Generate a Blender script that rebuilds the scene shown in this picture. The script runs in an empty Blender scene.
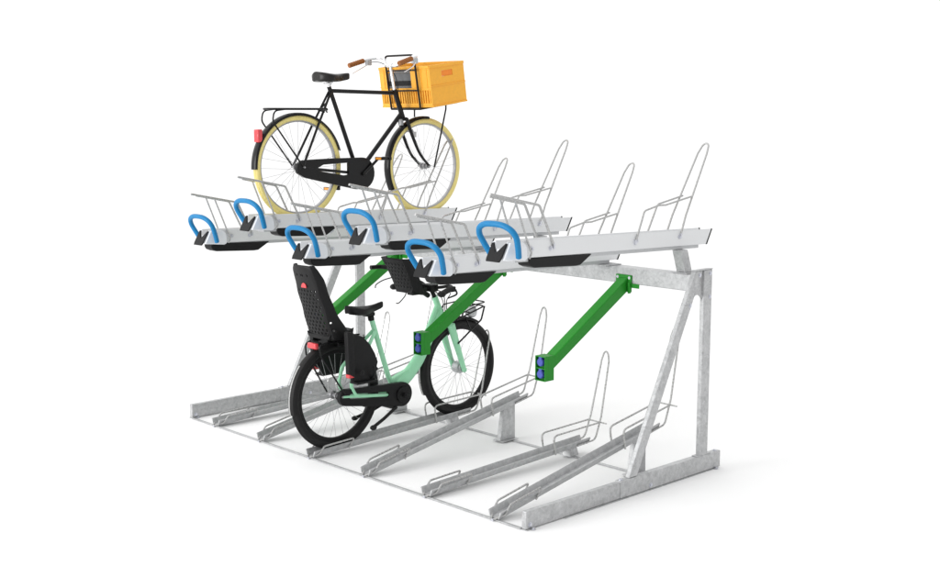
import bpy, bmesh, math, random
from mathutils import Vector, Matrix
random.seed(7)
C = bpy.context.scene
COL = C.collection
V = Vector
PI = math.pi

# ------------------------------------------------------------------ materials
def new_mat(name):
    m = bpy.data.materials.new(name); m.use_nodes = True
    return m, m.node_tree.nodes, m.node_tree.links, m.node_tree.nodes['Principled BSDF']

def plain(name, col, rough=.5, metal=0., noise=.0, scale=60., bump=.0, coat=0., spec=.5):
    m, n, l, b = new_mat(name)
    b.inputs['Base Color'].default_value = (*col, 1); b.inputs['Roughness'].default_value = rough
    b.inputs['Metallic'].default_value = metal; b.inputs['Coat Weight'].default_value = coat
    b.inputs['Specular IOR Level'].default_value = spec
    tc = n.new('ShaderNodeTexCoord')
    nz = n.new('ShaderNodeTexNoise'); nz.inputs['Scale'].default_value = scale; nz.inputs['Detail'].default_value = 6
    l.new(tc.outputs['Object'], nz.inputs['Vector'])
    if noise:
        mr = n.new('ShaderNodeMapRange'); mr.inputs['To Min'].default_value = 1 - noise; mr.inputs['To Max'].default_value = 1 + noise
        mr.inputs['From Min'].default_value = .3; mr.inputs['From Max'].default_value = .7
        l.new(nz.outputs['Fac'], mr.inputs['Value'])
        mx = n.new('ShaderNodeMix'); mx.data_type = 'RGBA'; mx.blend_type = 'MULTIPLY'; mx.inputs[0].default_value = 1
        mx.inputs[6].default_value = (*col, 1); l.new(mr.outputs[0], mx.inputs[7]); l.new(mx.outputs[2], b.inputs['Base Color'])
        rr = n.new('ShaderNodeMapRange'); rr.inputs['To Min'].default_value = max(0, rough - .08); rr.inputs['To Max'].default_value = min(1, rough + .08)
        rr.inputs['From Min'].default_value = .3; rr.inputs['From Max'].default_value = .7
        l.new(nz.outputs['Fac'], rr.inputs['Value']); l.new(rr.outputs[0], b.inputs['Roughness'])
    if bump:
        bp = n.new('ShaderNodeBump'); bp.inputs['Strength'].default_value = bump; bp.inputs['Distance'].default_value = .002
        l.new(nz.outputs['Fac'], bp.inputs['Height']); l.new(bp.outputs[0], b.inputs['Normal'])
    return m

def zinc(name, lo, hi, metal, rough, spangle=26.):
    m, n, l, b = new_mat(name)
    tc = n.new('ShaderNodeTexCoord')
    vo = n.new('ShaderNodeTexVoronoi'); vo.inputs['Scale'].default_value = spangle
    nz = n.new('ShaderNodeTexNoise'); nz.inputs['Scale'].default_value = 24; nz.inputs['Detail'].default_value = 7; nz.inputs['Roughness'].default_value = .65
    wa = n.new('ShaderNodeMixRGB') if False else n.new('ShaderNodeMix'); wa.data_type = 'RGBA'; wa.inputs[0].default_value = .08
    l.new(tc.outputs['Object'], nz.inputs['Vector'])
    l.new(tc.outputs['Object'], wa.inputs[6]); l.new(nz.outputs['Color'], wa.inputs[7]); l.new(wa.outputs[2], vo.inputs['Vector'])
    bw = n.new('ShaderNodeRGBToBW'); l.new(vo.outputs['Color'], bw.inputs[0])
    ad = n.new('ShaderNodeMath'); ad.operation = 'MULTIPLY_ADD'; ad.inputs[1].default_value = .30
    ms = n.new('ShaderNodeMath'); ms.operation = 'MULTIPLY'; ms.inputs[1].default_value = .74
    l.new(nz.outputs['Fac'], ms.inputs[0]); l.new(bw.outputs[0], ad.inputs[0]); l.new(ms.outputs[0], ad.inputs[2])
    mr = n.new('ShaderNodeMapRange'); mr.inputs['From Min'].default_value = .25; mr.inputs['From Max'].default_value = .75
    l.new(ad.outputs[0], mr.inputs['Value'])
    mx = n.new('ShaderNodeMix'); mx.data_type = 'RGBA'; mx.inputs[6].default_value = (*lo, 1); mx.inputs[7].default_value = (*hi, 1)
    l.new(mr.outputs[0], mx.inputs[0]); l.new(mx.outputs[2], b.inputs['Base Color'])
    rr = n.new('ShaderNodeMapRange'); rr.inputs['To Min'].default_value = rough - .07; rr.inputs['To Max'].default_value = rough + .1
    l.new(mr.outputs[0], rr.inputs['Value']); l.new(rr.outputs[0], b.inputs['Roughness'])
    b.inputs['Metallic'].default_value = metal
    return m

M = dict(
    zinc=zinc('galvanised_steel', (.33, .335, .34), (.58, .585, .59), .4, .40, 75),
    rail=zinc('galvanised_rail', (.34, .345, .35), (.54, .545, .55), .4, .42, 60),
    alu=plain('satin_aluminium', (.73, .74, .75), .42, .3, .035, 220, .05),
    alu_dark=plain('dull_aluminium', (.5, .51, .52), .5, .35, .06, 90),
    wire=plain('zinc_wire', (.44, .44, .435), .30, .55, .08, 70),
    bolt=plain('blue_zinc_bolt', (.62, .63, .68), .3, .8, .04, 200),
    cover=plain('white_plastic', (.74, .76, .79), .42, 0, .02, 40),
    blue=plain('blue_grip_rubber', (.004, .175, .40), .45, 0, .05, 120, .04, 0, .3),
    black=plain('black_plastic', (.0065, .0065, .007), .5, 0, .1, 160, .04, 0, .24),
    satin=plain('black_lacquer', (.006, .006, .0065), .3, 0, .0, 60, 0, 0, .28),
    rubber=plain('black_rubber', (.009, .009, .009), .6, 0, .15, 150, .1, 0, .28),
    green=plain('dark_green_lacquer', (.016, .235, .018), .45, 0, .03, 90, .02, 0, .25),
    green_in=plain('green_box_inside', (.008, .12, .012), .5, 0, .05, 90),
    socket=plain('blue_socket_plastic', (.045, .075, .38), .4, 0, .04, 90),
    cream=plain('cream_rubber', (.80, .68, .25), .6, 0, .06, 90, .08),
    chrome=plain('polished_chrome', (.78, .78, .79), .16, .95, .03, 60),
    rim=plain('silver_rim', (.38, .38, .39), .3, .6, .0, 60),
    spoke=plain('steel_spoke', (.34, .34, .35), .3, .6, .0, 60),
    crate=plain('orange_crate_plastic', (.90, .43, .036), .45, 0, .04, 45, .03),
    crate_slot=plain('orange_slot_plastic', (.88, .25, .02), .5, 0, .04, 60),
    brown=plain('brown_grip_rubber', (.28, .09, .012), .55, 0, .25, 120, .25),
    leather=plain('dark_saddle_cover', (.010, .0085, .008), .4, 0, .3, 14, .05, 0, .3),
    red=plain('red_reflector', (.62, .035, .045), .25, 0, .08, 200, .1, .5),
    amber=plain('amber_reflector', (.80, .30, .02), .3, 0, .08, 200, .1, .4),
    mint=plain('mint_lacquer', (.36, .76, .49), .34, 0, .02, 30, 0, 0, .35),
    grey=plain('dark_grey_cloth', (.13, .135, .14), .75, 0, .12, 120, .2),
    lens=plain('lamp_lens', (.6, .61, .62), .2, .2, .05, 200),
)
mf, nf, lf, bf = new_mat('white_studio_floor')
bf.inputs['Base Color'].default_value = (.885, .885, .885, 1); bf.inputs['Roughness'].default_value = .9
bf.inputs['Specular IOR Level'].default_value = .1
tcf = nf.new('ShaderNodeTexCoord'); nzf = nf.new('ShaderNodeTexNoise'); nzf.inputs['Scale'].default_value = 4
lf.new(tcf.outputs['Object'], nzf.inputs['Vector'])
mrf = nf.new('ShaderNodeMapRange'); mrf.inputs['To Min'].default_value = .88; mrf.inputs['To Max'].default_value = .89
lf.new(nzf.outputs['Fac'], mrf.inputs['Value']); lf.new(mrf.outputs[0], bf.inputs['Base Color'])

# ------------------------------------------------------------------ mesh helpers
def fillet(pts, r, seg=5):
    pts = [V(p) for p in pts]
    if not r: return pts
    out = [pts[0]]
    for i in range(1, len(pts) - 1):
        a, p, b = pts[i - 1], pts[i], pts[i + 1]
        d0, d1 = (a - p), (b - p)
        l0, l1 = d0.length, d1.length
        d0.normalize(); d1.normalize()
        ang = d0.angle(d1, PI)
        if ang > PI - .05: out.append(p); continue
        t = min(r / math.tan(ang / 2), l0 * .48, l1 * .48)
        p0, p1 = p + d0 * t, p + d1 * t
        for k in range(seg + 1):
            s = k / seg
            out.append(p0 * (1 - s) ** 2 + p * 2 * s * (1 - s) + p1 * s * s)
    out.append(pts[-1])
    return out

def smooth_path(pts, seg=6):
    P = [V(p) for p in pts]; P = [P[0] * 2 - P[1]] + P + [P[-1] * 2 - P[-2]]
    out = []
    for i in range(1, len(P) - 2):
        for k in range(seg):
            t = k / seg
            out.append(.5 * ((2 * P[i]) + (P[i + 1] - P[i - 1]) * t + (2 * P[i - 1] - 5 * P[i] + 4 * P[i + 1] - P[i + 2]) * t * t
                             + (3 * P[i] - P[i - 1] - 3 * P[i + 1] + P[i + 2]) * t ** 3))
    out.append(P[-2])
    return out

class MB:
    def __init__(s): s.v = []; s.f = []
    def add(s, vs, fs):
        o = len(s.v); s.v += [V(v) for v in vs]; s.f += [[o + i for i in f] for f in fs]; return s
    def box(s, a, b):
        (x0, y0, z0), (x1, y1, z1) = a, b
        return s.add([(x0, y0, z0), (x1, y0, z0), (x1, y1, z0), (x0, y1, z0), (x0, y0, z1), (x1, y0, z1), (x1, y1, z1), (x0, y1, z1)],
                     [(3, 2, 1, 0), (4, 5, 6, 7), (0, 1, 5, 4), (1, 2, 6, 5), (2, 3, 7, 6), (3, 0, 4, 7)])
    def hexa(s, p):   # 8 points, bottom ring then top ring
        return s.add(p, [(3, 2, 1, 0), (4, 5, 6, 7), (0, 1, 5, 4), (1, 2, 6, 5), (2, 3, 7, 6), (3, 0, 4, 7)])
    def rings(s, rings, closed=False, cap=True):
        n = len(rings[0]); vs = [p for r in rings for p in r]; fs = []
        m = len(rings)
        for i in range(m if closed else m - 1):
            for j in range(n):
                a, b = i * n, ((i + 1) % m) * n
                fs.append((a + j, a + (j + 1) % n, b + (j + 1) % n, b + j))
        if cap and not closed:
            fs.append(tuple(range(n - 1, -1, -1))); fs.append(tuple(range((m - 1) * n, m * n)))
        return s.add(vs, fs)
    def tube(s, pts, r=.005, n=8, fil=0, sx=None, closed=False):
        P = fillet(pts, fil)
        N = len(P)
        rr = r if isinstance(r, (list, tuple)) else [r] * len(pts)
        if len(rr) != N:   # interpolate radii along length
            L = [0]
            for i in range(1, N): L.append(L[-1] + (P[i] - P[i - 1]).length)
            rr = [rr[0] + (rr[-1] - rr[0]) * x / max(L[-1], 1e-9) for x in L]
        rings = []; up = None
        for i in range(N):
            if closed: t = P[(i + 1) % N] - P[i - 1]
            else: t = P[min(i + 1, N - 1)] - P[max(i - 1, 0)]
            t.normalize()
            if up is None:
                up = V((1, 0, 0)) if abs(t.x) < .9 else V((0, 0, 1))
            up = (up - t * up.dot(t)).normalized(); w = t.cross(up)
            k = sx if sx else 1
            rings.append([P[i] + up * math.cos(2 * PI * j / n) * rr[i] * k + w * math.sin(2 * PI * j / n) * rr[i] for j in range(n)])
        return s.rings(rings, closed)
    def cyl(s, a, b, r, n=16, r2=None):
        return s.tube([a, b], [r, r2 if r2 is not None else r], n)
    def ball(s, c, r, sc=(1, 1, 1), n=12, m=7):
        rings = []
        for i in range(m + 1):
            t = -PI / 2 + PI * (i * .98 + .01 * m) / m
            rings.append([(c[0] + r * sc[0] * math.cos(t) * math.cos(2 * PI * j / n), c[1] + r * sc[1] * math.cos(t) * math.sin(2 * PI * j / n), c[2] + r * sc[2] * math.sin(t)) for j in range(n)])
        return s.rings(rings)
    def rev_x(s, c, prof, n=64):  # closed profile of (x, r) revolved about the X axis through c
        rings = []
        for i in range(n):
            a = 2 * PI * i / n
            rings.append([(c[0] + x, c[1] + r * math.cos(a), c[2] + r * math.sin(a)) for x, r in prof])
        return s.rings(rings, closed=True)
    def prism(s, outer, x0, x1, holes=(), fn=None):   # outline in (y, z) extruded along X
        bm = bmesh.new(); es = []
        for loop in [outer] + list(holes):
            vs = [bm.verts.new((0, y, z)) for y, z in loop]
            es += [bm.edges.new((vs[i], vs[(i + 1) % len(vs)])) for i in range(len(vs))]
        bmesh.ops.triangle_fill(bm, use_beauty=True, use_dissolve=False, edges=es)
        bm.verts.index_update()
        tri = [[v.index for v in f.verts] for f in bm.faces]
        co = [v.co.copy() for v in bm.verts]
        be = [(e.verts[0].index, e.verts[1].index, e.link_loops[0]) for e in bm.edges if len(e.link_faces) == 1]
        N = len(co); fs = []
        for t in tri: fs.append(t); fs.append([N + i for i in reversed(t)])
        for a, b, lp in be:
            i, j = lp.vert.index, lp.link_loop_next.vert.index
            fs.append((j, i, N + i, N + j))
        bm.free()
        s.add([(x0, c.y, c.z) for c in co] + [(x1, c.y, c.z) for c in co], fs)
        return s
    def xform(s, f): s.v = [V(f(v)) for v in s.v]; return s
    def build(s, name, mat, parent=None, bevel=0, org=None, solid=0, sub=0, label=None, angle=35):
        o3 = V(org) if org is not None else (root_loc(parent) if parent else V((0, 0, 0)))
        me = bpy.data.meshes.new(name)
        me.from_pydata([v - o3 for v in s.v], [], s.f)
        bm = bmesh.new(); bm.from_mesh(me); bmesh.ops.recalc_face_normals(bm, faces=bm.faces); bm.to_mesh(me); bm.free()
        me.polygons.foreach_set('use_smooth', [True] * len(me.polygons))
        me.set_sharp_from_angle(angle=math.radians(angle))
        me.materials.append(M[mat] if isinstance(mat, str) else mat)
        o = bpy.data.objects.new(name, me); COL.objects.link(o)
        if parent: o.parent = parent
        if solid:
            md = o.modifiers.new('thick', 'SOLIDIFY'); md.thickness = solid; md.offset = 0
        if sub:
            md = o.modifiers.new('sub', 'SUBSURF'); md.levels = sub; md.render_levels = sub
        if bevel:
            md = o.modifiers.new('bevel', 'BEVEL'); md.width = bevel; md.segments = 2; md.limit_method = 'ANGLE'; md.angle_limit = math.radians(40)
        if label: o['label'] = label
        return o

def root_loc(o):
    while o.parent: o = o.parent
    return V(o.location)

def thing(name, label, cat, loc=(0, 0, 0), group=None):
    o = bpy.data.objects.new(name, None); COL.objects.link(o); o.location = loc
    o.empty_display_size = .1
    o['label'] = label; o['category'] = cat
    if group: o['group'] = group
    return o

def dup(root, loc, label):
    r = root.copy(); COL.objects.link(r); r.location = loc; r['label'] = label
    for ch in list(root.children):
        c = ch.copy(); COL.objects.link(c); c.parent = r
        for g in ch.children:
            d = g.copy(); COL.objects.link(d); d.parent = c
    return r

def mirror_x(pts, cx): return [(2 * cx - p[0], p[1], p[2]) for p in pts]

# ------------------------------------------------------------------ floor
fl = MB(); R = 400
fl.add([(-R, -R, 0), (R, -R, 0), (R, R, 0), (-R, R, 0)], [(0, 1, 2, 3)])
fo = fl.build('floor', mf); fo['kind'] = 'structure'

# ------------------------------------------------------------------ rack frame
fr = thing('rack_frame', 'galvanised steel frame of the two-tier rack, two A-shaped ends joined by beam', 'bike rack frame', (1.35, .9, 0))
XR, XL = 3.042, -.31
def bolt(par, x, y, z, axis, r=.009, h=.008):
    mb = MB(); d = {'x': (h, 0, 0), '-x': (-h, 0, 0), 'y': (0, h, 0), '-y': (0, -h, 0), 'z': (0, 0, h)}[axis]
    mb.cyl((x, y, z), (x + d[0], y + d[1], z + d[2]), r, 6)
    mb.cyl((x, y, z), (x + d[0] * .3, y + d[1] * .3, z + d[2] * .3), r * 1.6, 14)
    mb.build('bolt', 'bolt', par)
for side, (xa, xb) in enumerate(((XR - .040, XR), (XL - .040, XL))):
    out = xb if side == 0 else xa           # outer face of the frame
    b = MB()
    b.box((xa + .003, 0.0, .005), (xb - .003, .95, .104))
    beam = b.build('base_beam', 'zinc', fr, .004)
    f = MB(); f.box((xa - .004, -.002, 0), (xb + .004, .05, .0045)); f.box((xa - .008, 0.3, 0), (xb + .008, 1.70, .0045))
    f.build('foot_strip', 'zinc', beam, .001)
    s_ = MB(); s_.box((xa - .002, .775, .0055), (xb + .002, 1.745, .109))
    s_.build('beam_sleeve', 'zinc', beam, .004)
    bl = beam
    for y, z in ((1.05, .03), (.03, .028)):
        bolt(bl, xb + (.002 if y > .5 else -.003), y, z, 'x')
        bolt(bl, xa - (.002 if y > .5 else -.003), y, z, '-x')
    for y in (.80, 1.71): bolt(bl, (xa + xb) / 2, y, .109, 'z')
    for y in (.04, 1.69): bolt(bl, xb + .012, y, .004, 'z', .008, .01)
    px0, px1 = (xb - .034, xb - .002)
    p = MB(); p.box((px0, 1.533, .109), (px1, 1.613, 1.262)); post = p.build('post', 'zinc', fr, .005)
    fp = MB(); fp.box((px0 - .004, 1.50, .109), (px1 + .001, 1.65, .115)); fp.build('foot_plate', 'zinc', post, .001)
    br = MB()
    br.hexa([(px0, .852, .1095), (px1, .852, .1095), (px1, .928, .1095), (px0, .928, .1095),
             (px0, 1.444, 1.262), (px1, 1.444, 1.262), (px1, 1.516, 1.262), (px0, 1.516, 1.262)])
    br.build('brace', 'zinc', fr, .005)
    cp = MB(); cp.box((px0 - .001, 1.442, 1.262), (px1 + .001, 1.615, 1.267)); cp.build('cap_plate', 'zinc', fr, .001)
    g = MB(); cxm = px0 + .010
    n = 10; top = [(1.505, 1.26), (1.534, 1.26)]
    low = [(1.534, 1.07)] + [(1.534 - .105 * t, 1.07 + .045 * math.sin(PI * t) ** .7) for t in [k / n for k in range(1, n)]] + [(1.425, 1.075)]
    g.prism(top + low, cxm, cxm + .006)
    g.build('gusset', 'zinc', fr)
    bl = fr
    for y, z in ((1.487, 1.235), (1.592, 1.238), (1.397, 1.06), (1.592, 1.095)): bolt(bl, px1, y, z, 'x', .008, .006)
cb = MB(); cb.box((XL - .006, 1.537, 1.120), (XR - .036, 1.637, 1.222)); cb.build('cross_beam', 'zinc', fr, .005)
fb = MB(); fb.box((XL, -.009, .002), (XR - .037, .009, .009)); fb.build('front_bar', 'rail', fr, .001)
rb = MB(); rb.box((XL + .002, 1.233, .002), (XR - .039, 1.253, .010)); rb.build('rear_bar', 'rail', fr, .001)
# small rail seats sitting on the bars
# ------------------------------------------------------------------ floor rails
def make_rail(high):
    k = .145 if high else .0          # extra rise per metre
    sh = lambda p: (p[0], p[1], p[2] + k * max(0, p[1]))
    r = thing('floor_rail', 'x', 'floor rail', (0, 0, 0), 'wheel rails on the floor')
    z0 = lambda y: .012 + .042 * y
    hw = .050
    prof = [(-hw, .038), (-hw + .006, .043), (-hw + .011, .038), (-.030, .006), (.030, .006), (hw - .011, .038), (hw - .006, .043), (hw, .038), (.034, 0), (-.034, 0)]
    c = MB(); c.rings([[(x, y, z + z0(y)) for x, z in prof] for y in (0.0, .35, .7, 1.05, 1.38)])
    c.xform(sh).build('channel', 'rail', r)
    for sx in (-1, 1):
        w = MB(); X = sx * .047
        w.tube([sh(p) for p in [(sx * .010, -.015, .012), (X * 1.05, .035, .030), (X * 1.05, .075, .075), (X * 1.05, .31, .086), (X * 1.1, .315, .078), (X * 1.05, .275, .028)]], .0058, 8, .03)
        w.build('front_guide', 'wire', r)
        w = MB(); X = sx * .052
        w.tube([sh(p) for p in [(X, 1.045, .060), (X, 1.022, .184), (X, 1.475, .196)]], .0060, 8, .035)
        w.build('side_loop', 'wire', r)
    w = MB()
    hoop = [(-.046, 1.26, .078), (-.046, 1.43, .086), (-.044, 1.490, .23), (-.031, 1.575, .585), (-.018, 1.582, .632), (0, 1.583, .648), (.018, 1.582, .632), (.031, 1.575, .585), (.044, 1.490, .23), (.046, 1.43, .086), (.046, 1.26, .078)]
    w.tube([sh(p) for p in hoop], .0060, 8, .05)
    w.tube([sh((-.058, 1.477, .196)), sh((.10, 1.477, .194))], .005, 8)
    w.build('wheel_hoop', 'wire', r)
    b = MB()
    if high:
        zt = sh((0, 1.21, z0(1.21)))[2]
        b.hexa([(-.018, 1.145, .0148), (.018, 1.145, .0148), (.018, 1.285, .0148), (-.018, 1.285, .0148),
                (-.016, 1.180, zt - .010), (.016, 1.180, zt - .010), (.016, 1.285, zt + .004), (-.016, 1.285, zt + .004)])
        b.box((-.05, 1.14, .0112), (.05, 1.29, .0145))
        b.build('support_bracket', 'zinc', r, .001)
    else:
        zt = z0(1.24) - .001
        b.hexa([(-.035, 1.20, .0115), (.035, 1.20, .0115), (.035, 1.285, .0115), (-.035, 1.285, .0115), (-.03, 1.215, zt), (.03, 1.215, zt), (.03, 1.27, zt), (-.03, 1.27, zt)])
        b.build('support_bracket', 'zinc', r, .002)
    bl = MB(); bl.cyl((0, -.020, .006), (0, -.012, .006), .009, 10); bl.build('bolt', 'bolt', r)
    return r
LAB_R = ['low floor rail next to the left end frame', 'raised floor rail between the left end rail and the mint bicycle',
         'floor rail with the mint green bicycle standing in it', 'raised empty floor rail beside the mint green bicycle',
         'low empty floor rail sloping gently, under the right green charging arm', 'raised empty floor rail beside the right end frame']
lowr, highr = make_rail(False), make_rail(True)
for i in range(6):
    pr = (lowr, highr)[i % 2]
    if i < 2: pr.location = (i * .56, 0, 0); pr['label'] = LAB_R[i]
    else: dup(pr, (i * .56, 0, 0), LAB_R[i])

# ------------------------------------------------------------------ upper trays
def make_tray(high):
    L = 1.815 if high else 1.66
    t = thing('upper_tray', 'x', 'rack tray', (0, 0, 0), 'upper trays of the two-tier rack')
    zb = lambda y: .007 - .027 * y               # bottom of the tray relative to its front
    H = .093; hw = .05; lean = .053
    prof = [(-hw, 0), (hw, 0), (hw, H), (hw - .006, H), (.024, .052), (-.024, .052), (-hw + .006, H), (-hw, H)]
    c = MB(); c.rings([[(x, y + lean * z / H, z + zb(y)) for x, z in prof] for y in (.004, L)])
    c.build('channel', 'alu', t, .0025)
    e = MB(); e.rings([[(x * 1.02, y + lean * z / H, (z - .046) * 1.02 + .046 + zb(y)) for x, z in prof] for y in (L + .0005, L + .011)])
    e.build('rear_cap', 'black', t)
    s = MB(); s.rings([[(x, y, z + zb(y)) for x, z in [(-.038, -.022), (.038, -.022), (.038, -.0005), (-.038, -.0005)]] for y in (.12, L - .06)])
    s.build('slide_rail', 'alu_dark', t, .002)
    # V-notched black entry plate
    v = MB()
    outl = [(-.050, -.006), (.050, -.006), (.055, 0.012), (.055, .088), (.046, .092), (.004, .044), (-.004, .044), (-.046, .092), (-.055, .088), (-.055, .012)]
    v.prism(outl, 0, .011)                  # built as (y,z) outline; turned below
    v.xform(lambda p: (p.y, p.x - .012 + lean * p.z / H, p.z))
    v.build('entry_plate', 'black', t, .003)
    # white plastic shoe round the front end
    for sx in (-1, 1):
        w = MB()
        ol = [(.006, .004), (.165, -.010), (.180, -.004), (.188, .012), (.186, .050), (.172, .080), (.15, .090), (.056, .0945)]
        w.prism(ol, sx * .0505, sx * .070); w.build('end_cover', 'cover', t, .008)
    # blue bent handle
    h = MB(); base = V((0, .075, .030)); vec = V((0, -.080, .165))
    pts = [(.104, -.07), (.112, .05), (.128, .33), (.137, .60), (.118, .83), (.068, .97), (0, 1.0)]
    pts = pts + [(-a, b) for a, b in reversed(pts[:-1])]
    h.tube(smooth_path([base + V((a, 0, 0)) + vec * b for a, b in pts], 5), .0165, 14)
    h.build('handle', 'blue', t)
    # black spring housing below
    k = MB()
    ol = [(.222, .0), (.222, -.026), (.235, -.046), (.265, -.058), (.60, -.076), (.635, -.074), (.735, -.0185)]
    ol = [(y - (0 if high else .152 if y < .3 else .175), z + (0 if high else .002)) for y, z in ol]
    k.prism(ol, -.047, .047)
    k.build('spring_housing', 'black', t, .005)
    # front side guides
    for sx in (-1, 1):
        X = sx * .055
        g = MB()
        g.tube([(X, .020 if sx < 0 else -.085, .336 if sx < 0 else .357), (X, .288, .281), (X, .405, .055)], .0072, 8, .03)
        g.tube([(X, .100, .317), (X * 1.05, .19, .10), (X * 1.32, .213, .03), (X * 1.32, .195, .0)], .0056, 8, .03)
        g.build('side_guide', 'wire', t)
    # rear wheel hoop and its two side wires
    g = MB()
    hoop = [(-.055, 1.545, .030), (-.05, 1.60, .15), (-.034, 1.820, .520), (-.022, 1.855, .572), (0, 1.864, .586), (.022, 1.855, .572), (.034, 1.820, .520), (.05, 1.60, .15), (.055, 1.545, .030)]
    if not high: hoop = [(x, y - (.0 if z > .3 else .0), z) for x, z, y in [(a, c_, b_) for a, b_, c_ in hoop]]
    g.tube(hoop, .0062, 8, .035)
    g.build('wheel_hoop', 'wire', t)
    g = MB(); g.tube([(.055, 1.115, .025), (.055, 1.190, .200), (.052, 1.33, .226), (.049, 1.40, .224), (.044, 1.655, .262)], .0060, 8, .03)
    g.build('side_wire', 'wire', t)
    g = MB(); g.tube([(-.055, 1.345, .025), (-.055, 1.455, .220), (-.044, 1.690, .262)], .0060, 8, .03)
    g.build('side_wire', 'wire', t)
    for sx in (-1, 1):
        for y, z in ((.235, .048), (.385, .040), (1.125, .028), (1.54, .022)):
            b = MB(); b.cyl((sx * .0495, y, z), (sx * .056, y, z), .013, 14); b.cyl((sx * .056, y, z), (sx * .063, y, z), .007, 6); b.build('bolt', 'bolt', t)
        for y, z in ((.405, .052), (1.11, .022), (1.548, .030)):
            b = MB(); b.box((min(sx * .050, sx * .062), y - .006, z - .016), (max(sx * .050, sx * .062), y + .006, z + .014)); b.build('clip', 'bolt', t)
    # bracket down to the cross beam: bottom of foot must reach z = 1.222
    zf = 1.2225 - (1.425 if high else 1.285)
    q = MB(); zt = zb(1.57) - .0225; dxs = .055
    if high:
        q.hexa([(-.038, 1.565, zf + .006), (.030, 1.565, zf + .006), (.030, 1.632, zf + .006), (-.038, 1.632, zf + .006),
                (-.038, 1.525, zt), (.030, 1.525, zt), (.030, 1.592, zt), (-.038, 1.592, zt)])
    else:
        q.hexa([(-.038, 1.50, zt - .012), (.038, 1.50, zt - .012), (.038, 1.634, zf + .006), (-.038, 1.634, zf + .006),
                (-.038, 1.50, zt), (.038, 1.50, zt), (.038, 1.575, zt), (-.038, 1.575, zt)])
        
    q.box((-.06, 1.545, zf), (.055, 1.636, zf + .0055))
    q.xform(lambda p: (p.x + dxs * (.85 if p.z > zf + .03 else 1), p.y, p.z))
    q.build('support_bracket', 'zinc', t, .002)
    return t
LAB_T = ['lower upper-tier tray farthest left, empty with a blue handle', 'upper tray carrying the black bicycle with cream tyres',
         'lower upper-tier tray above the black perforated child seat', 'empty raised upper tray just right of the black bicycle',
         'lower upper-tier tray directly above the mint bicycle handlebar', 'rightmost raised upper tray by the right end frame']
lowt, hight = make_tray(False), make_tray(True)
for i in range(6):
    pt = (lowt, hight)[i % 2]; loc = (2.79 - .587 * (5 - i), 0, (1.285, 1.425)[i % 2])
    if i < 2: pt.location = loc; pt['label'] = LAB_T[i]
    else: dup(pt, loc, LAB_T[i])

# ------------------------------------------------------------------ green charging arms
def make_arm():
    a = thing('charging_arm', 'x', 'charging arm', (0, 0, 0), 'green charging arms')
    p = MB(); p.box((-.063, -.012, -.155), (.063, -.001, -.045)); pl = p.build('mounting_plate', 'green', a, .004)
    for x in (-.048, .048): bolt(pl, x, -.012, -.062, '-y', .006, .004)
    tb = MB(); tb.box((.064, -.010, -.125), (.125, -.004, -.098)); tb.box((.05, -.03, -.16), (.064, -.0125, -.09)); tb.build('side_tab', 'green', a, .002)
    w = .036
    t = MB()
    # square tube, from the plate down to the box (relative to beam face y=1.537, z=1.222)
    y0, z0, y1, z1 = -.012, -.062, -.705, -.482
    y0b, z0b, y1b, z1b = -.012, -.152, -.705, -.560
    t.hexa([(-w, y1b, z1b), (w, y1b, z1b), (w, y0b, z0b), (-w, y0b, z0b), (-w, y1, z1), (w, y1, z1), (w, y0, z0), (-w, y0, z0)])
    t.build('arm_tube', 'green', a, .007)
    bx = MB(); x0, x1, ya, yb, za, zz = -.041, .041, -.780, -.700, -.622, -.470
    th = .005
    bx.box((x0, ya + .028, za), (x1, yb, zz))
    bx.box((x0, ya, za), (x0 + th, ya + .028, zz)); bx.box((x1 - th, ya, za), (x1, ya + .028, zz))
    bx.box((x0 + th, ya, za), (x1 - th, ya + .028, za + th)); bx.box((x0 + th, ya, zz - th), (x1 - th, ya + .028, zz))
    bx.box((x0 + th, ya + .004, (za + zz) / 2 - .003), (x1 - th, ya + .028, (za + zz) / 2 + .003))
    box = bx.build('socket_box', 'green', a, .0015)
    for zc in (-.508, -.583):
        s = MB(); s.cyl((-.004, ya + .027, zc), (-.004, ya + .006, zc), .0255, 28)
        s.cyl((-.004, ya + .006, zc), (-.004, ya + .001, zc), .0225, 28)
        s.box((-.015, ya + .003, zc + .018), (.009, ya + .027, zc + .035))
        s.build('socket', 'socket', box, .0015)
        k = MB(); k.cyl((.030, ya + .027, zc + .02), (.030, ya + .02, zc + .02), .004, 10); k.cyl((.030, ya + .027, zc - .02), (.030, ya + .02, zc - .02), .004, 10)
        k.build('screw', 'bolt', box)
    return a
LAB_A = ['green charging arm behind the black child seat', 'green charging arm with socket box in front of the mint bicycle front wheel', 'rightmost green charging arm with two blue sockets, hanging free']
arm = make_arm()
for i, x in enumerate((.185, 1.303, 2.42)):
    if i == 0: arm.location = (x, 1.537, 1.222); arm['label'] = LAB_A[0]
    else: dup(arm, (x, 1.537, 1.222), LAB_A[i])

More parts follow.
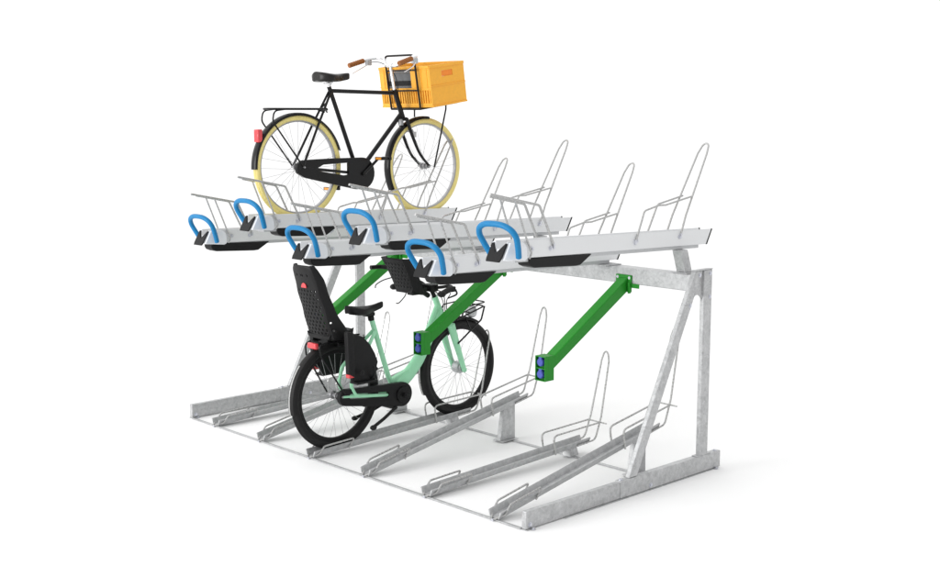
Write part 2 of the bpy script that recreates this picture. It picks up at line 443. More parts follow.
# ------------------------------------------------------------------ bicycle helpers
def wheel(parent, c, R, tr, tyre_m, rim_m, nsp=36, hub_r=.018, hub_w=.05, rimd=.022):
    x, y, z = c
    rm = MB(); ri = R - 2 * tr + .006
    rm.rev_x(c, [(-.013, ri + .004), (-.015, ri - .004), (-.011, ri - rimd), (0, ri - rimd - .003), (.011, ri - rimd), (.015, ri - .004), (.013, ri + .004)], 72)
    w = rm.build('wheel', rim_m, parent)
    t = MB(); n = 14
    prof = [(tr * math.cos(2 * PI * k / n), R - tr + tr * math.sin(2 * PI * k / n)) for k in range(n)]
    t.rev_x(c, prof, 96)
    # tread: thin raised rings
    for xo in (-.008, 0, .008):
        rr = R - tr + math.sqrt(max(0, tr * tr - xo * xo))
        t.rev_x((x + xo, y, z), [(-.002, rr - .002), (-.002, rr + .0015), (.002, rr + .0015), (.002, rr - .002)], 96)
    t.build('tyre', tyre_m, w)
    s = MB()
    for k in range(nsp):
        a = 2 * PI * k / nsp; sd = 1 if k % 2 else -1
        off = (.9 if (k // 2) % 2 else -.9)
        p0 = (x + sd * hub_w * .45, y + hub_r * math.cos(a + off), z + hub_r * math.sin(a + off))
        p1 = (x + sd * .004, y + (ri - rimd) * math.cos(a), z + (ri - rimd) * math.sin(a))
        s.tube([p0, p1], .0011, 5)
    s.build('spokes', 'spoke', w)
    h = MB(); h.cyl((x - hub_w, y, z), (x + hub_w, y, z), hub_r * .6, 20)
    for sd in (-1, 1): h.cyl((x + sd * hub_w * .38, y, z), (x + sd * hub_w * .5, y, z), hub_r * 1.15, 20)
    h.cyl((x - hub_w - .022, y, z), (x + hub_w + .022, y, z), .006, 10)
    h.build('hub', 'rim', w)
    return w

def mudguard(parent, c, R, a0, a1, mat, w=.027, d=.016, n=40):
    m = MB(); rings = []
    prof = [(-w, -d), (-w * .85, -d * .25), (-w * .4, 0), (w * .4, 0), (w * .85, -d * .25), (w, -d), (w * .8, -d * .4 - .002), (w * .38, -.0025), (-w * .38, -.0025), (-w * .8, -d * .4 - .002)]
    for i in range(n + 1):
        a = math.radians(a0 + (a1 - a0) * i / n)
        rings.append([(c[0] + x, c[1] + (R + r) * math.cos(a), c[2] + (R + r) * math.sin(a)) for x, r in prof])
    m.rings(rings)
    return m.build('mudguard', mat, parent)

def saddle(mb, x, y0, y1, z, hw, h, nose_up=.0, rake=.0, tail=.018):
    rings = []; N = 14
    for i in range(N + 1):
        t = i / N; y = y0 + (y1 - y0) * t
        w = hw * (.55 + .45 * math.sin(min(1, t / .22) * PI / 2)) if t < .22 else hw * (.22 + .78 * (0.5 + .5 * math.cos(PI * min(1, (t - .22) / .62))) ** 1.0)
        if t > .93: w *= .75
        if t < .01: w *= .7
        zz = z + rake * t + tail * (1 - t) ** 2 + nose_up * t ** 3 - .010 * math.sin(PI * t)
        hh = h * (1 - .30 * t)
        ring = []
        if t > .93: hh *= .9
        for k in range(16):
            a = 2 * PI * k / 16
            cx, sz = math.cos(a), math.sin(a)
            ring.append((x + w * math.copysign(abs(cx) ** .7, cx), y, zz + (hh * .32 * math.copysign(abs(sz) ** .8, sz) if sz > 0 else hh * .68 * math.copysign(abs(sz) ** .6, sz) * (.55 + .45 * abs(cx)))))
        rings.append(ring)
    mb.rings(rings)
    return mb

def stadium_case(cy0, cz0, r0, cy1, cz1, r1, n=16):
    d = math.atan2(cz1 - cz0, cy1 - cy0); out = []
    for k in range(n + 1):
        a = d + PI / 2 + PI * k / n; out.append((cy0 + r0 * math.cos(a), cz0 + r0 * math.sin(a)))
    for k in range(n + 1):
        a = d - PI / 2 + PI * k / n; out.append((cy1 + r1 * math.cos(a), cz1 + r1 * math.sin(a)))
    return out

# ------------------------------------------------------------------ black bicycle on the upper tier
X = .55
bk = thing('bicycle', 'black roadster bicycle with cream tyres parked on the upper tray', 'bicycle', (X, .9, 1.48))
rh, fh, RW = (X, .360, 1.835), (X, 1.488, 1.808), .352
wheel(bk, rh, RW, .0225, 'cream', 'rim', 28, .02, .055, .010)
wheel(bk, fh, RW, .0225, 'cream', 'rim', 28, .02, .045, .010)
mudguard(bk, rh, RW + .012, -8 + 60 - 35, 181, 'satin', .029, .020)
mudguard(bk, fh, RW + .012, 84, 207, 'satin', .029, .020)
F = MB()
seat, headt, headb, bb = V((X, .640, 2.345)), V((X, 1.216, 2.345)), V((X, 1.290, 2.155)), V((X, .870, 1.775))
F.tube([headt + (headt - headb) * .08, headb], .0185, 14)
F.tube([seat, headt + V((0, .006, -.01))], .0140, 12)
F.tube([seat + (seat - bb) * .05, bb], .0150, 12)
F.tube([headb + (headt - headb) * .2, bb], .0160, 12)
for sx in (-1, 1):
    F.tube([seat + V((sx * .012, 0, 0)), (X + sx * .035, .50, 2.10), (X + sx * .058, .360, 1.842)], .0085, 8)
    F.tube([bb + V((sx * .03, 0, 0)), (X + sx * .058, .360, 1.832)], .0095, 8)
F.cyl(bb - V((.036, 0, 0)), bb + V((.036, 0, 0)), .022, 18)
F.build('frame', 'satin', bk)
f = MB()
f.tube([headb + V((-.045, -.003, -.004)), headb + V((.045, -.003, -.004))], .013, 10)
for sx in (-1, 1):
    f.tube(smooth_path([headb + V((sx * .042, -.002, 0)), (X + sx * .05, 1.335, 2.03), (X + sx * .052, 1.405, 1.90), (X + sx * .05, 1.494, 1.812)], 5), [.014, .009], 10)
    f.ball((X + sx * .05, 1.494, 1.810), .013)
f.build('fork', 'satin', bk)
f = MB(); f.box((X - .012, 1.262, 2.105), (X + .012, 1.285, 2.150)); f.tube([(X + .05, 1.335, 2.075), (X + .03, 1.36, 2.06), (X - .03, 1.36, 2.06), (X - .05, 1.335, 2.075)], .006, 8, .01)
f.box((X + .028, 1.34, 2.02), (X + .038, 1.385, 2.06))
f.build('rim_brake', 'alu_dark', bk, .002)
# saddle
s = MB(); saddle(s, X, .525, .795, 2.440, .105, .082, .0, .012, .006); sd = s.build('saddle', 'leather', bk)
sp = MB(); sp.cyl(seat, (X, .622, 2.405), .0125, 12); sp.cyl((X - .035, .618, 2.392), (X + .035, .618, 2.392), .010, 12); sp.box((X - .02, .59, 2.397), (X + .02, .65, 2.412))
for sx in (-1, 1): sp.tube([(X + sx * .022, .53, 2.418), (X + sx * .022, .70, 2.414), (X + sx * .010, .77, 2.43)], .0035, 6, .02)
sp.build('seat_post', 'chrome', bk)
# handlebar, stem, grips, levers
hb = MB()
hb.tube([headt + V((0, -.004, .01)), (X, 1.178, 2.525), (X, 1.183, 2.532)], .0115, 12)
half = [(0, 1.186, 2.528), (.05, 1.190, 2.527), (.105, 1.215, 2.548), (.16, 1.245, 2.585), (.225, 1.225, 2.588), (.262, 1.16, 2.572), (.276, 1.06, 2.542)]
path = [(X - a, y, z) for a, y, z in reversed(half)] + [(X + a, y, z) for a, y, z in half[1:]]
hb.tube(smooth_path(path, 6), .0112, 12)
hb.ball((X, 1.184, 2.528), .02)
hbo = hb.build('handlebar', 'chrome', bk)
for sx in (-1, 1):
    g = MB(); g.tube([(X + sx * .2655, 1.146, 2.568), (X + sx * .277, 1.02, 2.530)], .0168, 14)
    for k in range(7):
        q = V((X + sx * .2655, 1.146, 2.568)).lerp(V((X + sx * .277, 1.02, 2.530)), (k + .5) / 7); dd = V((0, .004, .0012))
        g.tube([q - dd, q + dd], .0182, 14)
    g.build('grip', 'brown', hbo)
    b = MB(); b.box((X + sx * .255 - .014, 1.160, 2.535), (X + sx * .255 + .014, 1.205, 2.575)); b.build('lever_clamp', 'alu_dark', hbo, .005)
    b = MB(); b.tube(smooth_path([(X + sx * .262, 1.185, 2.545), (X + sx * .285, 1.14, 2.515), (X + sx * .29, 1.06, 2.475)], 5), [.006, .0035], 8, 0)
    b.build('brake_lever', 'chrome', hbo)
# chaincase
cc = MB(); xo = X + .048
outer = [(.345, 1.795), (.335, 1.825), (.345, 1.86), (.375, 1.880), (.43, 1.884), (.62, 1.888), (.80, 1.888)]
outer += [(.895 + .108 * math.cos(a), 1.778 + .110 * math.sin(a)) for a in [math.radians(88 - 14 * k) for k in range(14)]]
outer += [(.84, 1.668), (.62, 1.715), (.40, 1.765)]
hole = [(.50, 1.822), (.56, 1.848), (.775, 1.856), (.775, 1.772), (.74, 1.768), (.52, 1.806)]
cc.prism([(y - .03, z) for y, z in outer], xo - .014, xo + .014, [[(y - .03, z) for y, z in hole]]); co_ = cc.build('chaincase', 'satin', bk, .006)
ch = MB(); ch.tube([(xo, .40, 1.846), (xo, .84, 1.862)], .005, 6); ch.tube([(xo, .40, 1.806), (xo, .84, 1.735)], .005, 6); ch.build('chain', 'alu_dark', co_)
# cranks and pedals
for sx, (ye, ze), pl in ((1, (.995, 1.880), 1), (-1, (.740, 1.668), 0)):
    k = MB(); x0 = X + sx * .068
    k.tube([(x0, .870, 1.775), (x0 + sx * .012, ye, ze)], [.013, .009], 10); k.cyl((X + sx * .03, .870, 1.775), (x0 + sx * .01, .870, 1.775), .014, 14)
    cr = k.build('crank', 'satin', bk)
    p = MB(); xa, xb = x0 + sx * .02, x0 + sx * .105
    p.cyl((x0, ye, ze), (xb, ye, ze), .006, 8)
    p.box((min(xa, xb), ye - .042, ze - .011), (max(xa, xb), ye - .022, ze + .011)); p.box((min(xa, xb), ye + .022, ze - .011), (max(xa, xb), ye + .042, ze + .011))
    pe = p.build('pedal', 'satin', cr, .002)
    p = MB(); p.box((min(xa, xb) + .014, ye - .0455, ze - .008), (max(xa, xb) - .014, ye - .0425, ze + .008)); p.box((min(xa, xb) + .014, ye + .0425, ze - .008), (max(xa, xb) - .014, ye + .0455, ze + .008))
    p.build('pedal_reflector', 'amber', cr)
# rear carrier
rc = MB(); zc = 2.222
rc.tube([(X - .06, .565, zc), (X - .06, .115, zc), (X + .06, .115, zc), (X + .06, .565, zc)], .0078, 8, .05)
rc.tube([(X, .115, zc), (X, .58, zc)], .006, 8); rc.tube([(X - .06, .30, zc), (X + .06, .30, zc)], .005, 8); rc.tube([(X - .05, .575, zc - .004), (X + .05, .575, zc - .004)], .007, 8)
for sx in (-1, 1):
    rc.tube([(X + sx * .062, .235, zc), (X + sx * .064, .130, zc - .012), (X + sx * .064, .118, zc - .08), (X + sx * .062, .355, 1.842)], .0058, 8, .05)
    rc.tube([(X + sx * .012, .60, 2.20), (X + sx * .05, .555, 2.222)], .006, 8)
rc.tube([(X - .03, .575, 2.218), (X - .03, .62, 2.26)], .005, 8)
rc.build('rear_carrier', 'satin', bk)
l = MB(); l.box((X - .026, .028, 2.005), (X + .026, .064, 2.090)); l.build('rear_light', 'red', bk, .006)
# front carrier
fc = MB(); hx = .16
zlo, zhi = 2.222, 2.600; yl, yh = 1.318, 1.256
at = lambda z: yl + (yh - yl) * (z - zlo) / (zhi - zlo)
fc.tube([(X - hx, yl, zlo), (X - hx, yh, zhi), (X + hx, yh, zhi), (X + hx, yl, zlo)], .0075, 10, .035)
for z in (2.495, 2.352): fc.tube([(X - hx, at(z), z), (X + hx, at(z), z)], .006, 8)
sl = .14   # slope of the platform
zp = lambda y: 2.222 + (y - 1.318) * sl
fc.tube([(X - hx, yl, zlo), (X - hx, 1.70, zp(1.70)), (X + hx, 1.70, zp(1.70)), (X + hx, yl, zlo)], .0075, 10, .03)
fc.tube([(X - hx, yl, zlo), (X + hx, yl, zlo)], .0075, 10)
for k in range(4): fc.tube([(X - .09 + .06 * k, yl, zlo), (X - .09 + .06 * k, 1.70, zp(1.70))], .005, 8)
for sx in (1,):
    fc.tube([(X + sx * .075, 1.64, zp(1.64)), (X + sx * .075, 1.640, zp(1.64) - .045), (X + sx * .062, 1.535, 1.80)], .0062, 8, .01)
fc.tube([(X, 1.40, zp(1.40)), (X, 1.40, 2.165)], .006, 8)
fc.build('front_carrier', 'satin', bk)
# dress: brake cables
cab = MB(); cab.tube(smooth_path([(X - .255, 1.19, 2.56), (X - .19, 1.26, 2.55), (X - .06, 1.27, 2.46), (X - .022, 1.27, 2.30), (X - .02, 1.30, 2.12)], 5), .003, 6); cab.build('brake_cable', 'black', bk)

# ------------------------------------------------------------------ orange crate on the front carrier
org = V((X, 1.334, zp(1.334) + .0085))
cr = thing('crate', 'orange plastic crate on the front carrier of the black bicycle', 'crate', org)
ang = math.atan(sl)
W2, DP, HT, TH = .275, .335, .292, .012
def rot(p):   # local crate coordinates -> world
    y, z = p[1], p[2]
    return V((org.x + p[0], org.y + y * math.cos(ang) - z * math.sin(ang), org.z + y * math.sin(ang) + z * math.cos(ang)))
sh = MB()
sh.box((-W2, 0, 0), (W2, DP, .008))                       # bottom
for sx in (-1, 1):                                        # side walls with a hand slot panel, ribs
    xa, xb = (W2 - TH, W2) if sx > 0 else (-W2, -W2 + TH)
    slot = [(.115, .205), (.220, .205), (.220, .245), (.115, .245)]
    sh.prism([(0, .008), (DP, .008), (DP, HT), (0, HT)], xa, xb, [slot])
    xo0, xo1 = (W2 + .0005, W2 + .006) if sx > 0 else (-W2 - .006, -W2 - .0005)
    sh.box((xo0, .0, HT - .020), (xo1, DP, HT)); sh.box((xo0, 0, .142), (xo1, DP, .150))
    sh.box((xo0, 0, 0), (xo1, DP, .012))
for yy in (0, DP - TH):                                   # end walls: open window above, vertical bars below
    sh.box((-W2 + TH, yy, .008), (W2 - TH, yy + TH, .030))
    sh.box((-W2 + TH, yy, .120), (W2 - TH, yy + TH, .138))
    n = 21
    for k in range(n):
        xc = -W2 + TH + (2 * W2 - 2 * TH) * (k + .5) / n
        sh.box((xc - .0065, yy, .030), (xc + .0065, yy + TH, .120))
    sh.box((-W2 + TH, yy, .138), (-.20, yy + TH, .262)); sh.box((.07, yy, .138), (W2 - TH, yy + TH, .262))
    sh.box((-W2 + TH, yy, .262), (W2 - TH, yy + TH, HT))
    for xx in (.12, .18, -.225, .24): sh.box((xx - .005, yy - .004 if yy == 0 else yy + TH, .138), (xx + .005, yy if yy == 0 else yy + TH + .004, HT - .02))
    sh.box((-W2, yy - .005 if yy == 0 else yy + TH, HT - .018), (W2, yy if yy == 0 else yy + TH + .005, HT))
sh.xform(rot).build('shell', 'crate', cr, .0015)
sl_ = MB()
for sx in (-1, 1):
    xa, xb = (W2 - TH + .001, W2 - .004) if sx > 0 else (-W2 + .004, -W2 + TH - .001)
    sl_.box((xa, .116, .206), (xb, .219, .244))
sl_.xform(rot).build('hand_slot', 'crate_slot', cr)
bg = MB(); bg.box((-.20, .016, .0085), (.075, .15, .250)); bag = bg.xform(rot).build('bag', 'grey', None, .012, org=org)
bag.location = org; bag['label'] = 'dark grey bag standing inside the orange crate behind its open end'; bag['category'] = 'bag'
bag_flap = MB(); bag_flap.box((-.199, .0125, .155), (.068, .016, .190)); bag_flap.xform(rot).build('flap', 'black', bag, .001)

for th in (bk, cr, bag):   # roadster is a large frame: 2 % up, standing in the channel of its tray
    k = 1.0151; p = th.location
    th.location = (.442 + (p.x - .55) * k, .986 + (p.y - .9) * k, 1.468 + (p.z - 1.48) * k); th.scale = (k, k, k)

# ------------------------------------------------------------------ mint bicycle on the floor rail
X = 1.12
mb_ = thing('bicycle', 'mint green step-through bicycle with black tyres standing in a floor rail', 'bicycle', (X, .75, .03))
rh, fh, RW = (X, .211, .381), (X, 1.300, .413), .350
wheel(mb_, rh, RW, .026, 'rubber', 'black', 32, .024, .055, .026)
wheel(mb_, fh, .344, .026, 'rubber', 'black', 32, .022, .045, .026)
mg = [mudguard(mb_, rh, RW + .012, 45, 192, 'rubber', .030, .022), mudguard(mb_, fh, RW + .012, 60, 205, 'rubber', .030, .022)]
for gd, cc_, a0, a1 in ((mg[0], rh, 140, 192), (mg[1], fh, 150, 205)):
    ms = MB(); rings = []
    for i in range(18):
        a = math.radians(a0 + (a1 - a0) * i / 17)
        rings.append([(X + xx, cc_[1] + (RW + rr) * math.cos(a), cc_[2] + (RW + rr) * math.sin(a)) for xx, rr in ((-.010, .0125), (.002, .0125), (.002, .0150), (-.010, .0150))])
    ms.rings(rings)
    ms.build('mudguard_strip', 'wire', gd)
F = MB()
bb = V((X, .725, .318)); seat = V((X, .515, .850)); ht = V((X, 1.080, .930)); hbm = V((X, 1.180, .715))
F.tube([seat, (X, .655, .44), bb], .0175, 14)
F.tube([ht + (ht - hbm) * .05, hbm], .0215, 16)
# thick curved down tube
F.tube(smooth_path([(X, 1.135, .820), (X, 1.045, .690), (X, .945, .545), (X, .845, .440), (X, .735, .365)], 6), [.039, .050], 16, 0, .75)
F.tube([(X, 1.105, .885), (X, 1.02, .735), (X, .93, .595)], [.017, .015], 12)
F.prism([(1.105, .895), (1.165, .745), (1.06, .66), (.95, .575)], X - .010, X + .010)
F.prism([(.665, .415), (.73, .44), (.84, .475), (.86, .42), (.74, .335), (.69, .34)], X - .018, X + .018)
for sx in (-1, 1):
    F.tube([(X + sx * .014, .535, .765), (X + sx * .050, .43, .655), (X + sx * .062, .315, .545), (X + sx * .066, .285, .440), (X + sx * .066, .325, .368), (X + sx * .050, .60, .330), (X + sx * .03, .70, .322)], .0125, 10, .06)
    F.tube([(X + sx * .066, .33, .368), (X + sx * .062, .211, .380)], .011, 10)
F.cyl(bb - V((.04, 0, 0)), bb + V((.04, 0, 0)), .03, 18)
F.build('frame', 'mint', mb_)
f = MB()
f.tube([(X - .048, 1.188, .722), (X - .03, 1.178, .755), (X + .03, 1.178, .755), (X + .048, 1.188, .722)], .020, 12, .03)
for sx in (-1, 1):
    f.tube([(X + sx * .048, 1.185, .735), (X + sx * .055, 1.225, .61), (X + sx * .056, 1.305, .398)], [.032, .018], 12, 0, .7)
    f.ball((X + sx * .056, 1.305, .400), .019)
f.build('fork', 'mint', mb_)
f = MB(); f.cyl((X - .028, 1.300, .413), (X + .028, 1.300, .413), .042, 24); f.cyl((X + .028, 1.300, .413), (X + .042, 1.300, .413), .028, 20); f.build('drum_brake', 'alu_dark', mb_, .004)
s = MB(); saddle(s, X, .318, .606, .918, .078, .070, .014, .010); s.build('saddle', 'black', mb_)
s = MB(); s.cyl(seat - V((0, -.012, .03)), seat + V((-.0, -.012, .055)), .0135, 12); s.cyl(seat + V((0, 0, -.01)), seat + V((0, -.006, .02)), .021, 14)
s.box((X - .022, .455, .872), (X + .022, .53, .895)); s.build('seat_post', 'black', mb_, .003)
# handlebar
h = MB(); h.tube([ht, (X, 1.040, 1.005)], .015, 12)
half = [(0, 1.04, 1.005), (.08, 1.06, 1.015), (.155, 1.07, 1.03), (.215, 1.035, 1.025), (.245, .92, 1.0)]
path = [(X - a, y, z) for a, y, z in reversed(half)] + [(X + a, y, z) for a, y, z in half[1:]]
h.tube(smooth_path(path, 6), .0112, 12); h.box((X - .05, 1.0, .985), (X + .05, 1.065, 1.03)); ho = h.build('handlebar', 'black', mb_)
for sx in (-1, 1):
    g = MB(); g.tube([(X + sx * .222, 1.015, 1.020), (X + sx * .247, .908, .998)], .0195, 14); g.ball((X + sx * .246, .92, .999), .027, (1, 1.2, .8)); g.build('grip', 'rubber', ho)
    b = MB(); b.box((X + sx * .205 - .02, 1.02, .998), (X + sx * .205 + .02, 1.07, 1.035)); b.build('lever_clamp', 'black', ho, .006)
    b = MB(); b.tube(smooth_path([(X + sx * .215, 1.075, 1.01), (X + sx * .25, 1.05, .985), (X + sx * .265, .96, .97)], 5), [.007, .005], 8); b.build('brake_lever', 'black', ho)
c = MB()
for dx in (-.02, .0, .02): c.tube(smooth_path([(X + 8 * dx, 1.05, 1.0), (X + 4 * dx, 1.15, .96), (X + dx, 1.17, .90), (X + dx, 1.175, .80)], 5), .0032, 6)
c.build('brake_cable', 'rubber', mb_)
# chain case with motor-like front boss
cc = MB(); xo = X + .055
outer = stadium_case(.245, .370, .055, .722, .318, .082)
hole = stadium_case(.285, .372, .017, .585, .338, .020, 8)
cc.prism(outer, xo - .016, xo + .016, [hole]); co_ = cc.build('chaincase', 'black', mb_, .006)
k = MB(); k.cyl((xo + .0165, .722, .318), (xo + .027, .722, .318), .055, 28); k.build('case_boss', 'black', co_, .003)
for sx, (ye, ze) in ((1, (.762, .300)), (-1, (.60, .23))):
    k = MB(); x0 = X + sx * .095
    k.tube([(x0, .722, .318), (x0 + sx * .006, ye, ze)], [.014, .011], 10); k.cyl((X + sx * .03, .722, .318), (x0 + sx * .01, .722, .318), .015, 14)
    cr_ = k.build('crank', 'black', mb_)
    if sx < 0:
        p = MB(); p.box((x0 - .11, ye - .04, ze - .011), (x0 - .02, ye + .04, ze + .011)); p.cyl((x0, ye, ze), (x0 - .1, ye, ze), .006, 8); p.build('pedal', 'black', cr_, .003)
# folded two-leg stand
k = MB()
k.tube([(X - .07, .66, .235), (X + .07, .66, .235)], .014, 10)
k.tube([(X + .07, .665, .24), (X + .09, .54, .185), (X + .10, .445, .148)], .0115, 10, .03); k.tube([(X - .07, .665, .24), (X - .09, .58, .20), (X - .10, .45, .172)], .0115, 10, .03)
k.tube([(X, .665, .24), (X, .69, .30)], .014, 10)
k.ball((X + .101, .440, .143), .022, (1, 1.1, .8)); k.ball((X - .101, .445, .170), .020, (1, 1.3, .8))
k.build('kickstand', 'rubber', mb_)
# rear carrier
rc = MB(); zc = .748
rc.tube([(X - .068, .40, zc), (X - .068, .06, zc), (X - .066, .025, zc - .015), (X - .066, .03, zc - .08), (X - .072, .195, .395)], .0062, 8, .04)
rc.tube([(X + .068, .40, zc), (X + .068, .07, zc), (X + .066, .035, zc - .015), (X + .066, .05, zc - .08), (X + .072, .23, .395)], .0062, 8, .04)
rc.tube([(X - .068, .07, zc), (X + .068, .08, zc)], .006, 8); rc.tube([(X - .068, .25, zc), (X + .068, .25, zc)], .006, 8); rc.tube([(X - .068, .40, zc), (X - .02, .43, zc + .005)], .006, 8); rc.tube([(X + .068, .40, zc), (X + .02, .43, zc + .005)], .006, 8)
rc.build('rear_carrier', 'satin', mb_)
l = MB(); l.box((X - .045, .022, .712), (X + .045, .050, .750)); lo = l.build('rear_light', 'red', mb_, .008)
l = MB(); l.box((X - .04, .050, .706), (X + .04, .075, .752)); l.build('light_housing', 'black', lo, .004)
# front carrier with lamp
fc = MB(); xf = X
fc.tube([(xf - .10, 1.19, .775), (xf - .10, 1.46, .845), (xf + .10, 1.46, .845), (xf + .10, 1.19, .775)], .006, 8, .035)
fc.tube([(xf - .10, 1.25, .855), (xf - .10, 1.475, .872), (xf + .10, 1.475, .872), (xf + .10, 1.25, .855)], .005, 8, .035)
fc.tube([(xf - .10, 1.25, .855), (xf - .10, 1.20, .78)], .005, 8, .03); fc.tube([(xf + .10, 1.25, .855), (xf + .10, 1.20, .78)], .005, 8, .03)
fc.tube([(xf - .10, 1.19, .775), (xf + .10, 1.19, .775)], .006, 8); fc.tube([(xf - .10, 1.33, .81), (xf + .10, 1.33, .81)], .005, 8)
for k in (-.04, .04): fc.tube([(xf + k, 1.19, .775), (xf + k, 1.46, .845)], .0045, 8)
for sx in (-1, 1):
    fc.tube([(xf + sx * .10, 1.46, .845), (xf + sx * .098, 1.43, .75), (xf + sx * .075, 1.225, .60)], .0062, 8, .03)
    fc.tube([(xf + sx * .08, 1.345, .68), (xf + sx * .03, 1.345, .758)], .005, 8)
fc.tube([(xf, 1.18, .77), (xf, 1.13, .86)], .009, 8)
fc.build('front_carrier', 'satin', mb_)
lp = MB(); rings = []
for t in range(8):
    s_ = t / 7; rr = .006 + .036 * math.sin(min(1, s_ * 1.1) * PI / 2)
    rings.append([(X + rr * math.cos(2 * PI * j / 20), 1.365 + .075 * s_, .795 + rr * math.sin(2 * PI * j / 20)) for j in range(20)])
lp.rings(rings); lo = lp.build('headlamp', 'lens', mb_)
lp = MB(); lp.cyl((X, 1.441, .795), (X, 1.447, .795), .040, 20); lp.build('lamp_glass', 'chrome', lo)

# ------------------------------------------------------------------ child seats
def perforated(fn, nu, nv, hole):
    """sheet of nu x nv cells, with an eight-sided hole through every cell hole(i, j) says"""
    m = MB(); cache = {}
    def vert(u, v):
        key = (round(u, 5), round(v, 5))
        if key not in cache: cache[key] = len(m.v); m.v.append(V(fn(*key)))
        return cache[key]
    for i in range(nu):
        for j in range(nv):
            u0, u1, v0, v1 = i / nu, (i + 1) / nu, j / nv, (j + 1) / nv
            um, vm = (u0 + u1) / 2, (v0 + v1) / 2
            ring = [(u0, v0), (um, v0), (u1, v0), (u1, vm), (u1, v1), (um, v1), (u0, v1), (u0, vm)]
            o = [vert(*p) for p in ring]
            h = hole(i, j)
            if h:
                inn = [vert(um + (u1 - u0) * h * math.cos(math.radians(225 + 45 * k)), vm + (v1 - v0) * h * math.sin(math.radians(225 + 45 * k))) for k in range(8)]
                for k in range(8): m.f.append([o[k], o[(k + 1) % 8], inn[(k + 1) % 8], inn[k]])
            else: m.f.append(o)
    return m
def lerpk(tab, t):
    for (a, b), (c, d) in zip(tab, tab[1:]):
        if t <= c: s = (t - a) / (c - a); s = s * s * (3 - 2 * s) * .5 + s * .5; return b + (d - b) * s
    return tab[-1][1]
X = 1.088
cs = thing('child_seat', 'large black perforated child seat behind the mint bicycle saddle', 'child seat', (X, .12, .77), 'bicycle child seats')
YC = [(0, .115), (.35, .065), (.68, .012), (1, -.030)]
HWD = [(0, .132), (.35, .126), (.8, .114), (.93, .106), (1, .085)]
DEP = [(0, .150), (.12, .105), (.40, .058), (.8, .048), (1, .02)]
def shell(u, v):
    z = .765 + .485 * v; w = lerpk(HWD, v); d = lerpk(DEP, v); yc = lerpk(YC, v)
    a = (u - .5) * 2; s = abs(a)
    k = .62
    if s < k: x = w * a / k * .93; y = yc + .012 * (s / k) ** 2
    else:
        t = (s - k) / (1 - k); x = math.copysign(w * (.93 + .07 * min(1, t * 3) + .05 * t), a); y = yc + .012 + .012 * min(1, t * 3) + d * t
    return (X + x, y, z)
def hole_r(i, j):
    if not 5 <= i <= 16: 
        return .30 if (i in (18, 19) and j in (2, 4) and (i + j) % 2 == 0) else 0
    if 1 <= j <= 12: return .40 if (i + j) % 2 == 0 else 0
    if j == 16 and i in (7, 10, 11, 14): return .42
    return 0
sh_ = perforated(shell, 22, 19, hole_r)
so = sh_.build('seat_shell', 'black', cs, 0, None, .009)
em = MB(); rings = [[(X + .026 * math.cos(PI * k / 14), shell(.5, .75)[1] - yy, 1.105 + .030 * math.sin(PI * k / 14)) for k in range(15)] for yy in (.003, .009)]
em.rings(rings); em.build('red_badge', 'red', so)
st = MB()   # seat pan
rings = []
for t in range(9):
    s_ = t / 8; y = .105 + .20 * s_; w = .122 - .01 * s_; zb_ = .765 - .02 * math.sin(PI * s_) ; zt_ = .80 + .03 * s_ ** 3
    rings.append([(X - w, y, zt_), (X - w * .9, y, zb_ + .008), (X - w * .7, y, zb_), (X + w * .7, y, zb_), (X + w * .9, y, zb_ + .008), (X + w, y, zt_), (X + w * .85, y, zt_ - .012), (X - w * .85, y, zt_ - .012)])
st.rings(rings); st.build('seat_pan', 'black', cs)
br = MB(); br.box((X - .05, .14, .725), (X + .05, .38, .765)); br.box((X - .085, .2, .712), (X + .085, .30, .735)); br.build('mounting_clamp', 'black', cs, .004)
for sx in (-1, 1):
    xo = X + .032 + sx * .185
    xa, xb = xo - .02, xo + .02
    g = MB(); dy = 0
    xi0, xi1 = (xa - .012, xa + .012) if sx > 0 else (xb - .012, xb + .012)
    g.prism([(.195, .805), (.25, .800), (.305, .778), (.36, .725), (.40, .66), (.425, .60), (.415, .57), (.43, .555), (.41, .535), (.40, .49), (.33, .478), (.21, .495)], xi0, xi1)
    go = g.build('leg_guard', 'black', cs, .006)
    b = MB(); b.hexa([(xa, .165, .555), (xb, .165, .555), (xb, .215, .525), (xa, .215, .525), (xa, .155, .83), (xb, .155, .83), (xb, .207, .82), (xa, .207, .82)]); b.build('guard_post', 'black', go, .006)
    r_ = MB(); r_.box((xa + .002, .166, .530), (xb - .002, .212, .553)); r_.build('reflector', 'red', go, .002)
    f_ = MB(); f_.box((xo - .06, .23, .478), (xo + .02, .40, .492)); f_.tube([(xo - .02, .36, .49), (xo + .03, .37, .54), (xo + .022, .36, .585)], .006, 8, .02); f_.ball((xo + .022 * sx, .265, .555), .02, (.6, 1, 1)); f_.build('foot_rest', 'black', go, .003)
X = 1.065
c2 = thing('child_seat', 'small black perforated child seat behind the mint bicycle handlebar', 'child seat', (X, .85, 1.0), 'bicycle child seats')
def shell2(u, v):
    z = .99 + .24 * v; a = (u - .5) * 2; s = abs(a); k = .62; w = .098 + .022 * v; yc = .85 - .085 * v - .035 * v * v; d = .065 - .02 * v
    if s < k: x = w * a / k * .93; y = yc + .010 * (s / k) ** 2
    else:
        t = (s - k) / (1 - k); x = math.copysign(w * (.93 + .07 * min(1, t * 3) + .05 * t), a); y = yc + .01 + .012 * min(1, t * 3) + d * t
    return (X + x, y, z)
so = perforated(shell2, 20, 9, lambda i, j: (.32 if (i + j) % 2 == 0 and 1 <= j <= 7 and (4 <= i <= 15) else 0)).build('seat_shell', 'black', c2, 0, None, .009)
st = MB(); rings = []
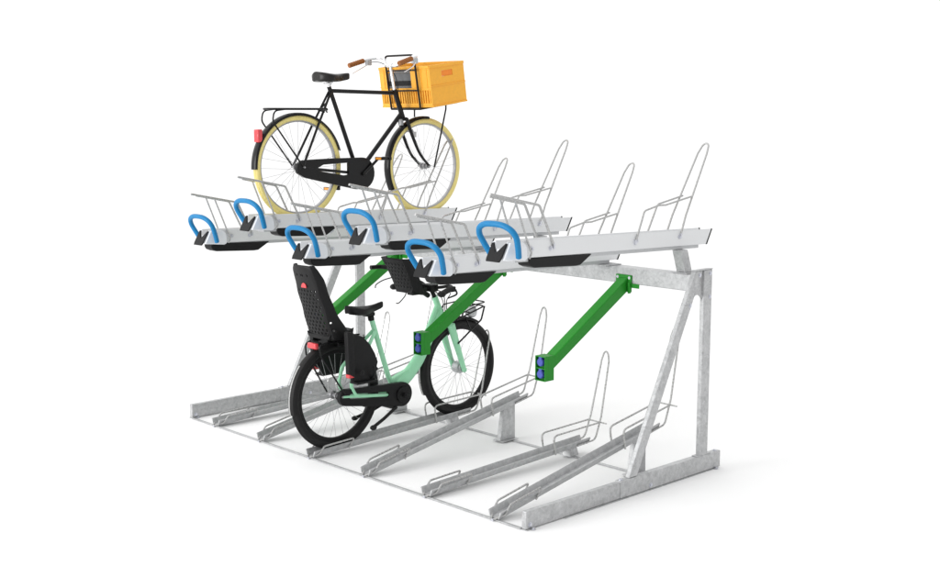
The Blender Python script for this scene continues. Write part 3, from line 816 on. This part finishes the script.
for t in range(7):
    s_ = t / 6; y = .845 + .13 * s_; w = .094
    rings.append([(X - w, y, 1.02), (X - w * .85, y, .985 - .012 * s_), (X + w * .85, y, .985 - .012 * s_), (X + w, y, 1.02), (X + w * .85, y, 1.01), (X - w * .85, y, 1.01)])
st.rings(rings); st.build('seat_pan', 'black', c2)
h = MB(); h.tube([(X - .15, .83, 1.145), (X - .19, .80, 1.15), (X - .20, .72, 1.15)], .015, 10, .02); h.build('arm_rest', 'black', c2)
h = MB(); h.tube(smooth_path([(X - .12, .86, 1.08), (X - .16, .80, 1.06), (X - .19, .76, 1.03), (X - .195, .755, 1.005)], 5), .004, 6); h.build('strap', 'rubber', c2)
h = MB(); h.tube([(X, .95, .98), (X, 1.03, .965), (X, 1.07, .94)], .018, 10, .02); h.box((X - .03, .90, .962), (X + .03, .99, .985))
h.build('mounting_bracket', 'black', c2, .003)
h = MB(); h.tube(smooth_path([(X - .10, .95, .985), (X - .13, .97, .94), (X - .15, .93, .89), (X - .17, .92, .885)], 5), .004, 6)
h.build('strap', 'rubber', c2)

# ------------------------------------------------------------------ camera
cam = bpy.data.cameras.new('camera'); co = bpy.data.objects.new('camera', cam); COL.objects.link(co); C.camera = co
cam.sensor_width = 36; cam.lens = 36 * 1240.33 / 940; cam.clip_end = 2000; cam.clip_start = .1
tilt, yaw = .1467, -.8105
fw = V((math.sin(yaw) * math.cos(tilt), math.cos(yaw) * math.cos(tilt), -math.sin(tilt)))
co.location = (5.3004 * 1.4, -3.2703 * 1.4, 1.5774 * 1.4)
co.rotation_euler = fw.to_track_quat('-Z', 'Y').to_euler()

# ------------------------------------------------------------------ light: white studio
w = bpy.data.worlds.new('World'); C.world = w; w.use_nodes = True
wn, wl = w.node_tree.nodes, w.node_tree.links
bgn = wn['Background']; bgn.inputs['Strength'].default_value = 1.0
# studio surround: brightest high on the left, dimmer to the right of the rack
wtc = wn.new('ShaderNodeTexCoord'); dt = wn.new('ShaderNodeVectorMath'); dt.operation = 'DOT_PRODUCT'
dt.inputs[1].default_value = (-.75, -.35, .55)
wl.new(wtc.outputs['Generated'], dt.inputs[0])
ma = wn.new('ShaderNodeMath'); ma.operation = 'MULTIPLY_ADD'; ma.inputs[1].default_value = .55; ma.inputs[2].default_value = 1.0
wl.new(dt.outputs['Value'], ma.inputs[0]); wl.new(ma.outputs[0], bgn.inputs['Color'])
def area(name, loc, target, size, power):
    l = bpy.data.lights.new(name, 'AREA'); l.shape = 'RECTANGLE'; l.size, l.size_y = size; l.energy = power
    o = bpy.data.objects.new(name, l); COL.objects.link(o); o.location = loc
    o.rotation_euler = (V(target) - V(loc)).to_track_quat('-Z', 'Y').to_euler()
    return o
area('softbox_key', (-1.5, -9.0, 2.6), (1.3, .8, .9), (3.5, 3.5), 520)
vs = C.view_settings; vs.view_transform = 'Standard'; vs.look = 'None'; vs.exposure = 0; vs.gamma = 1
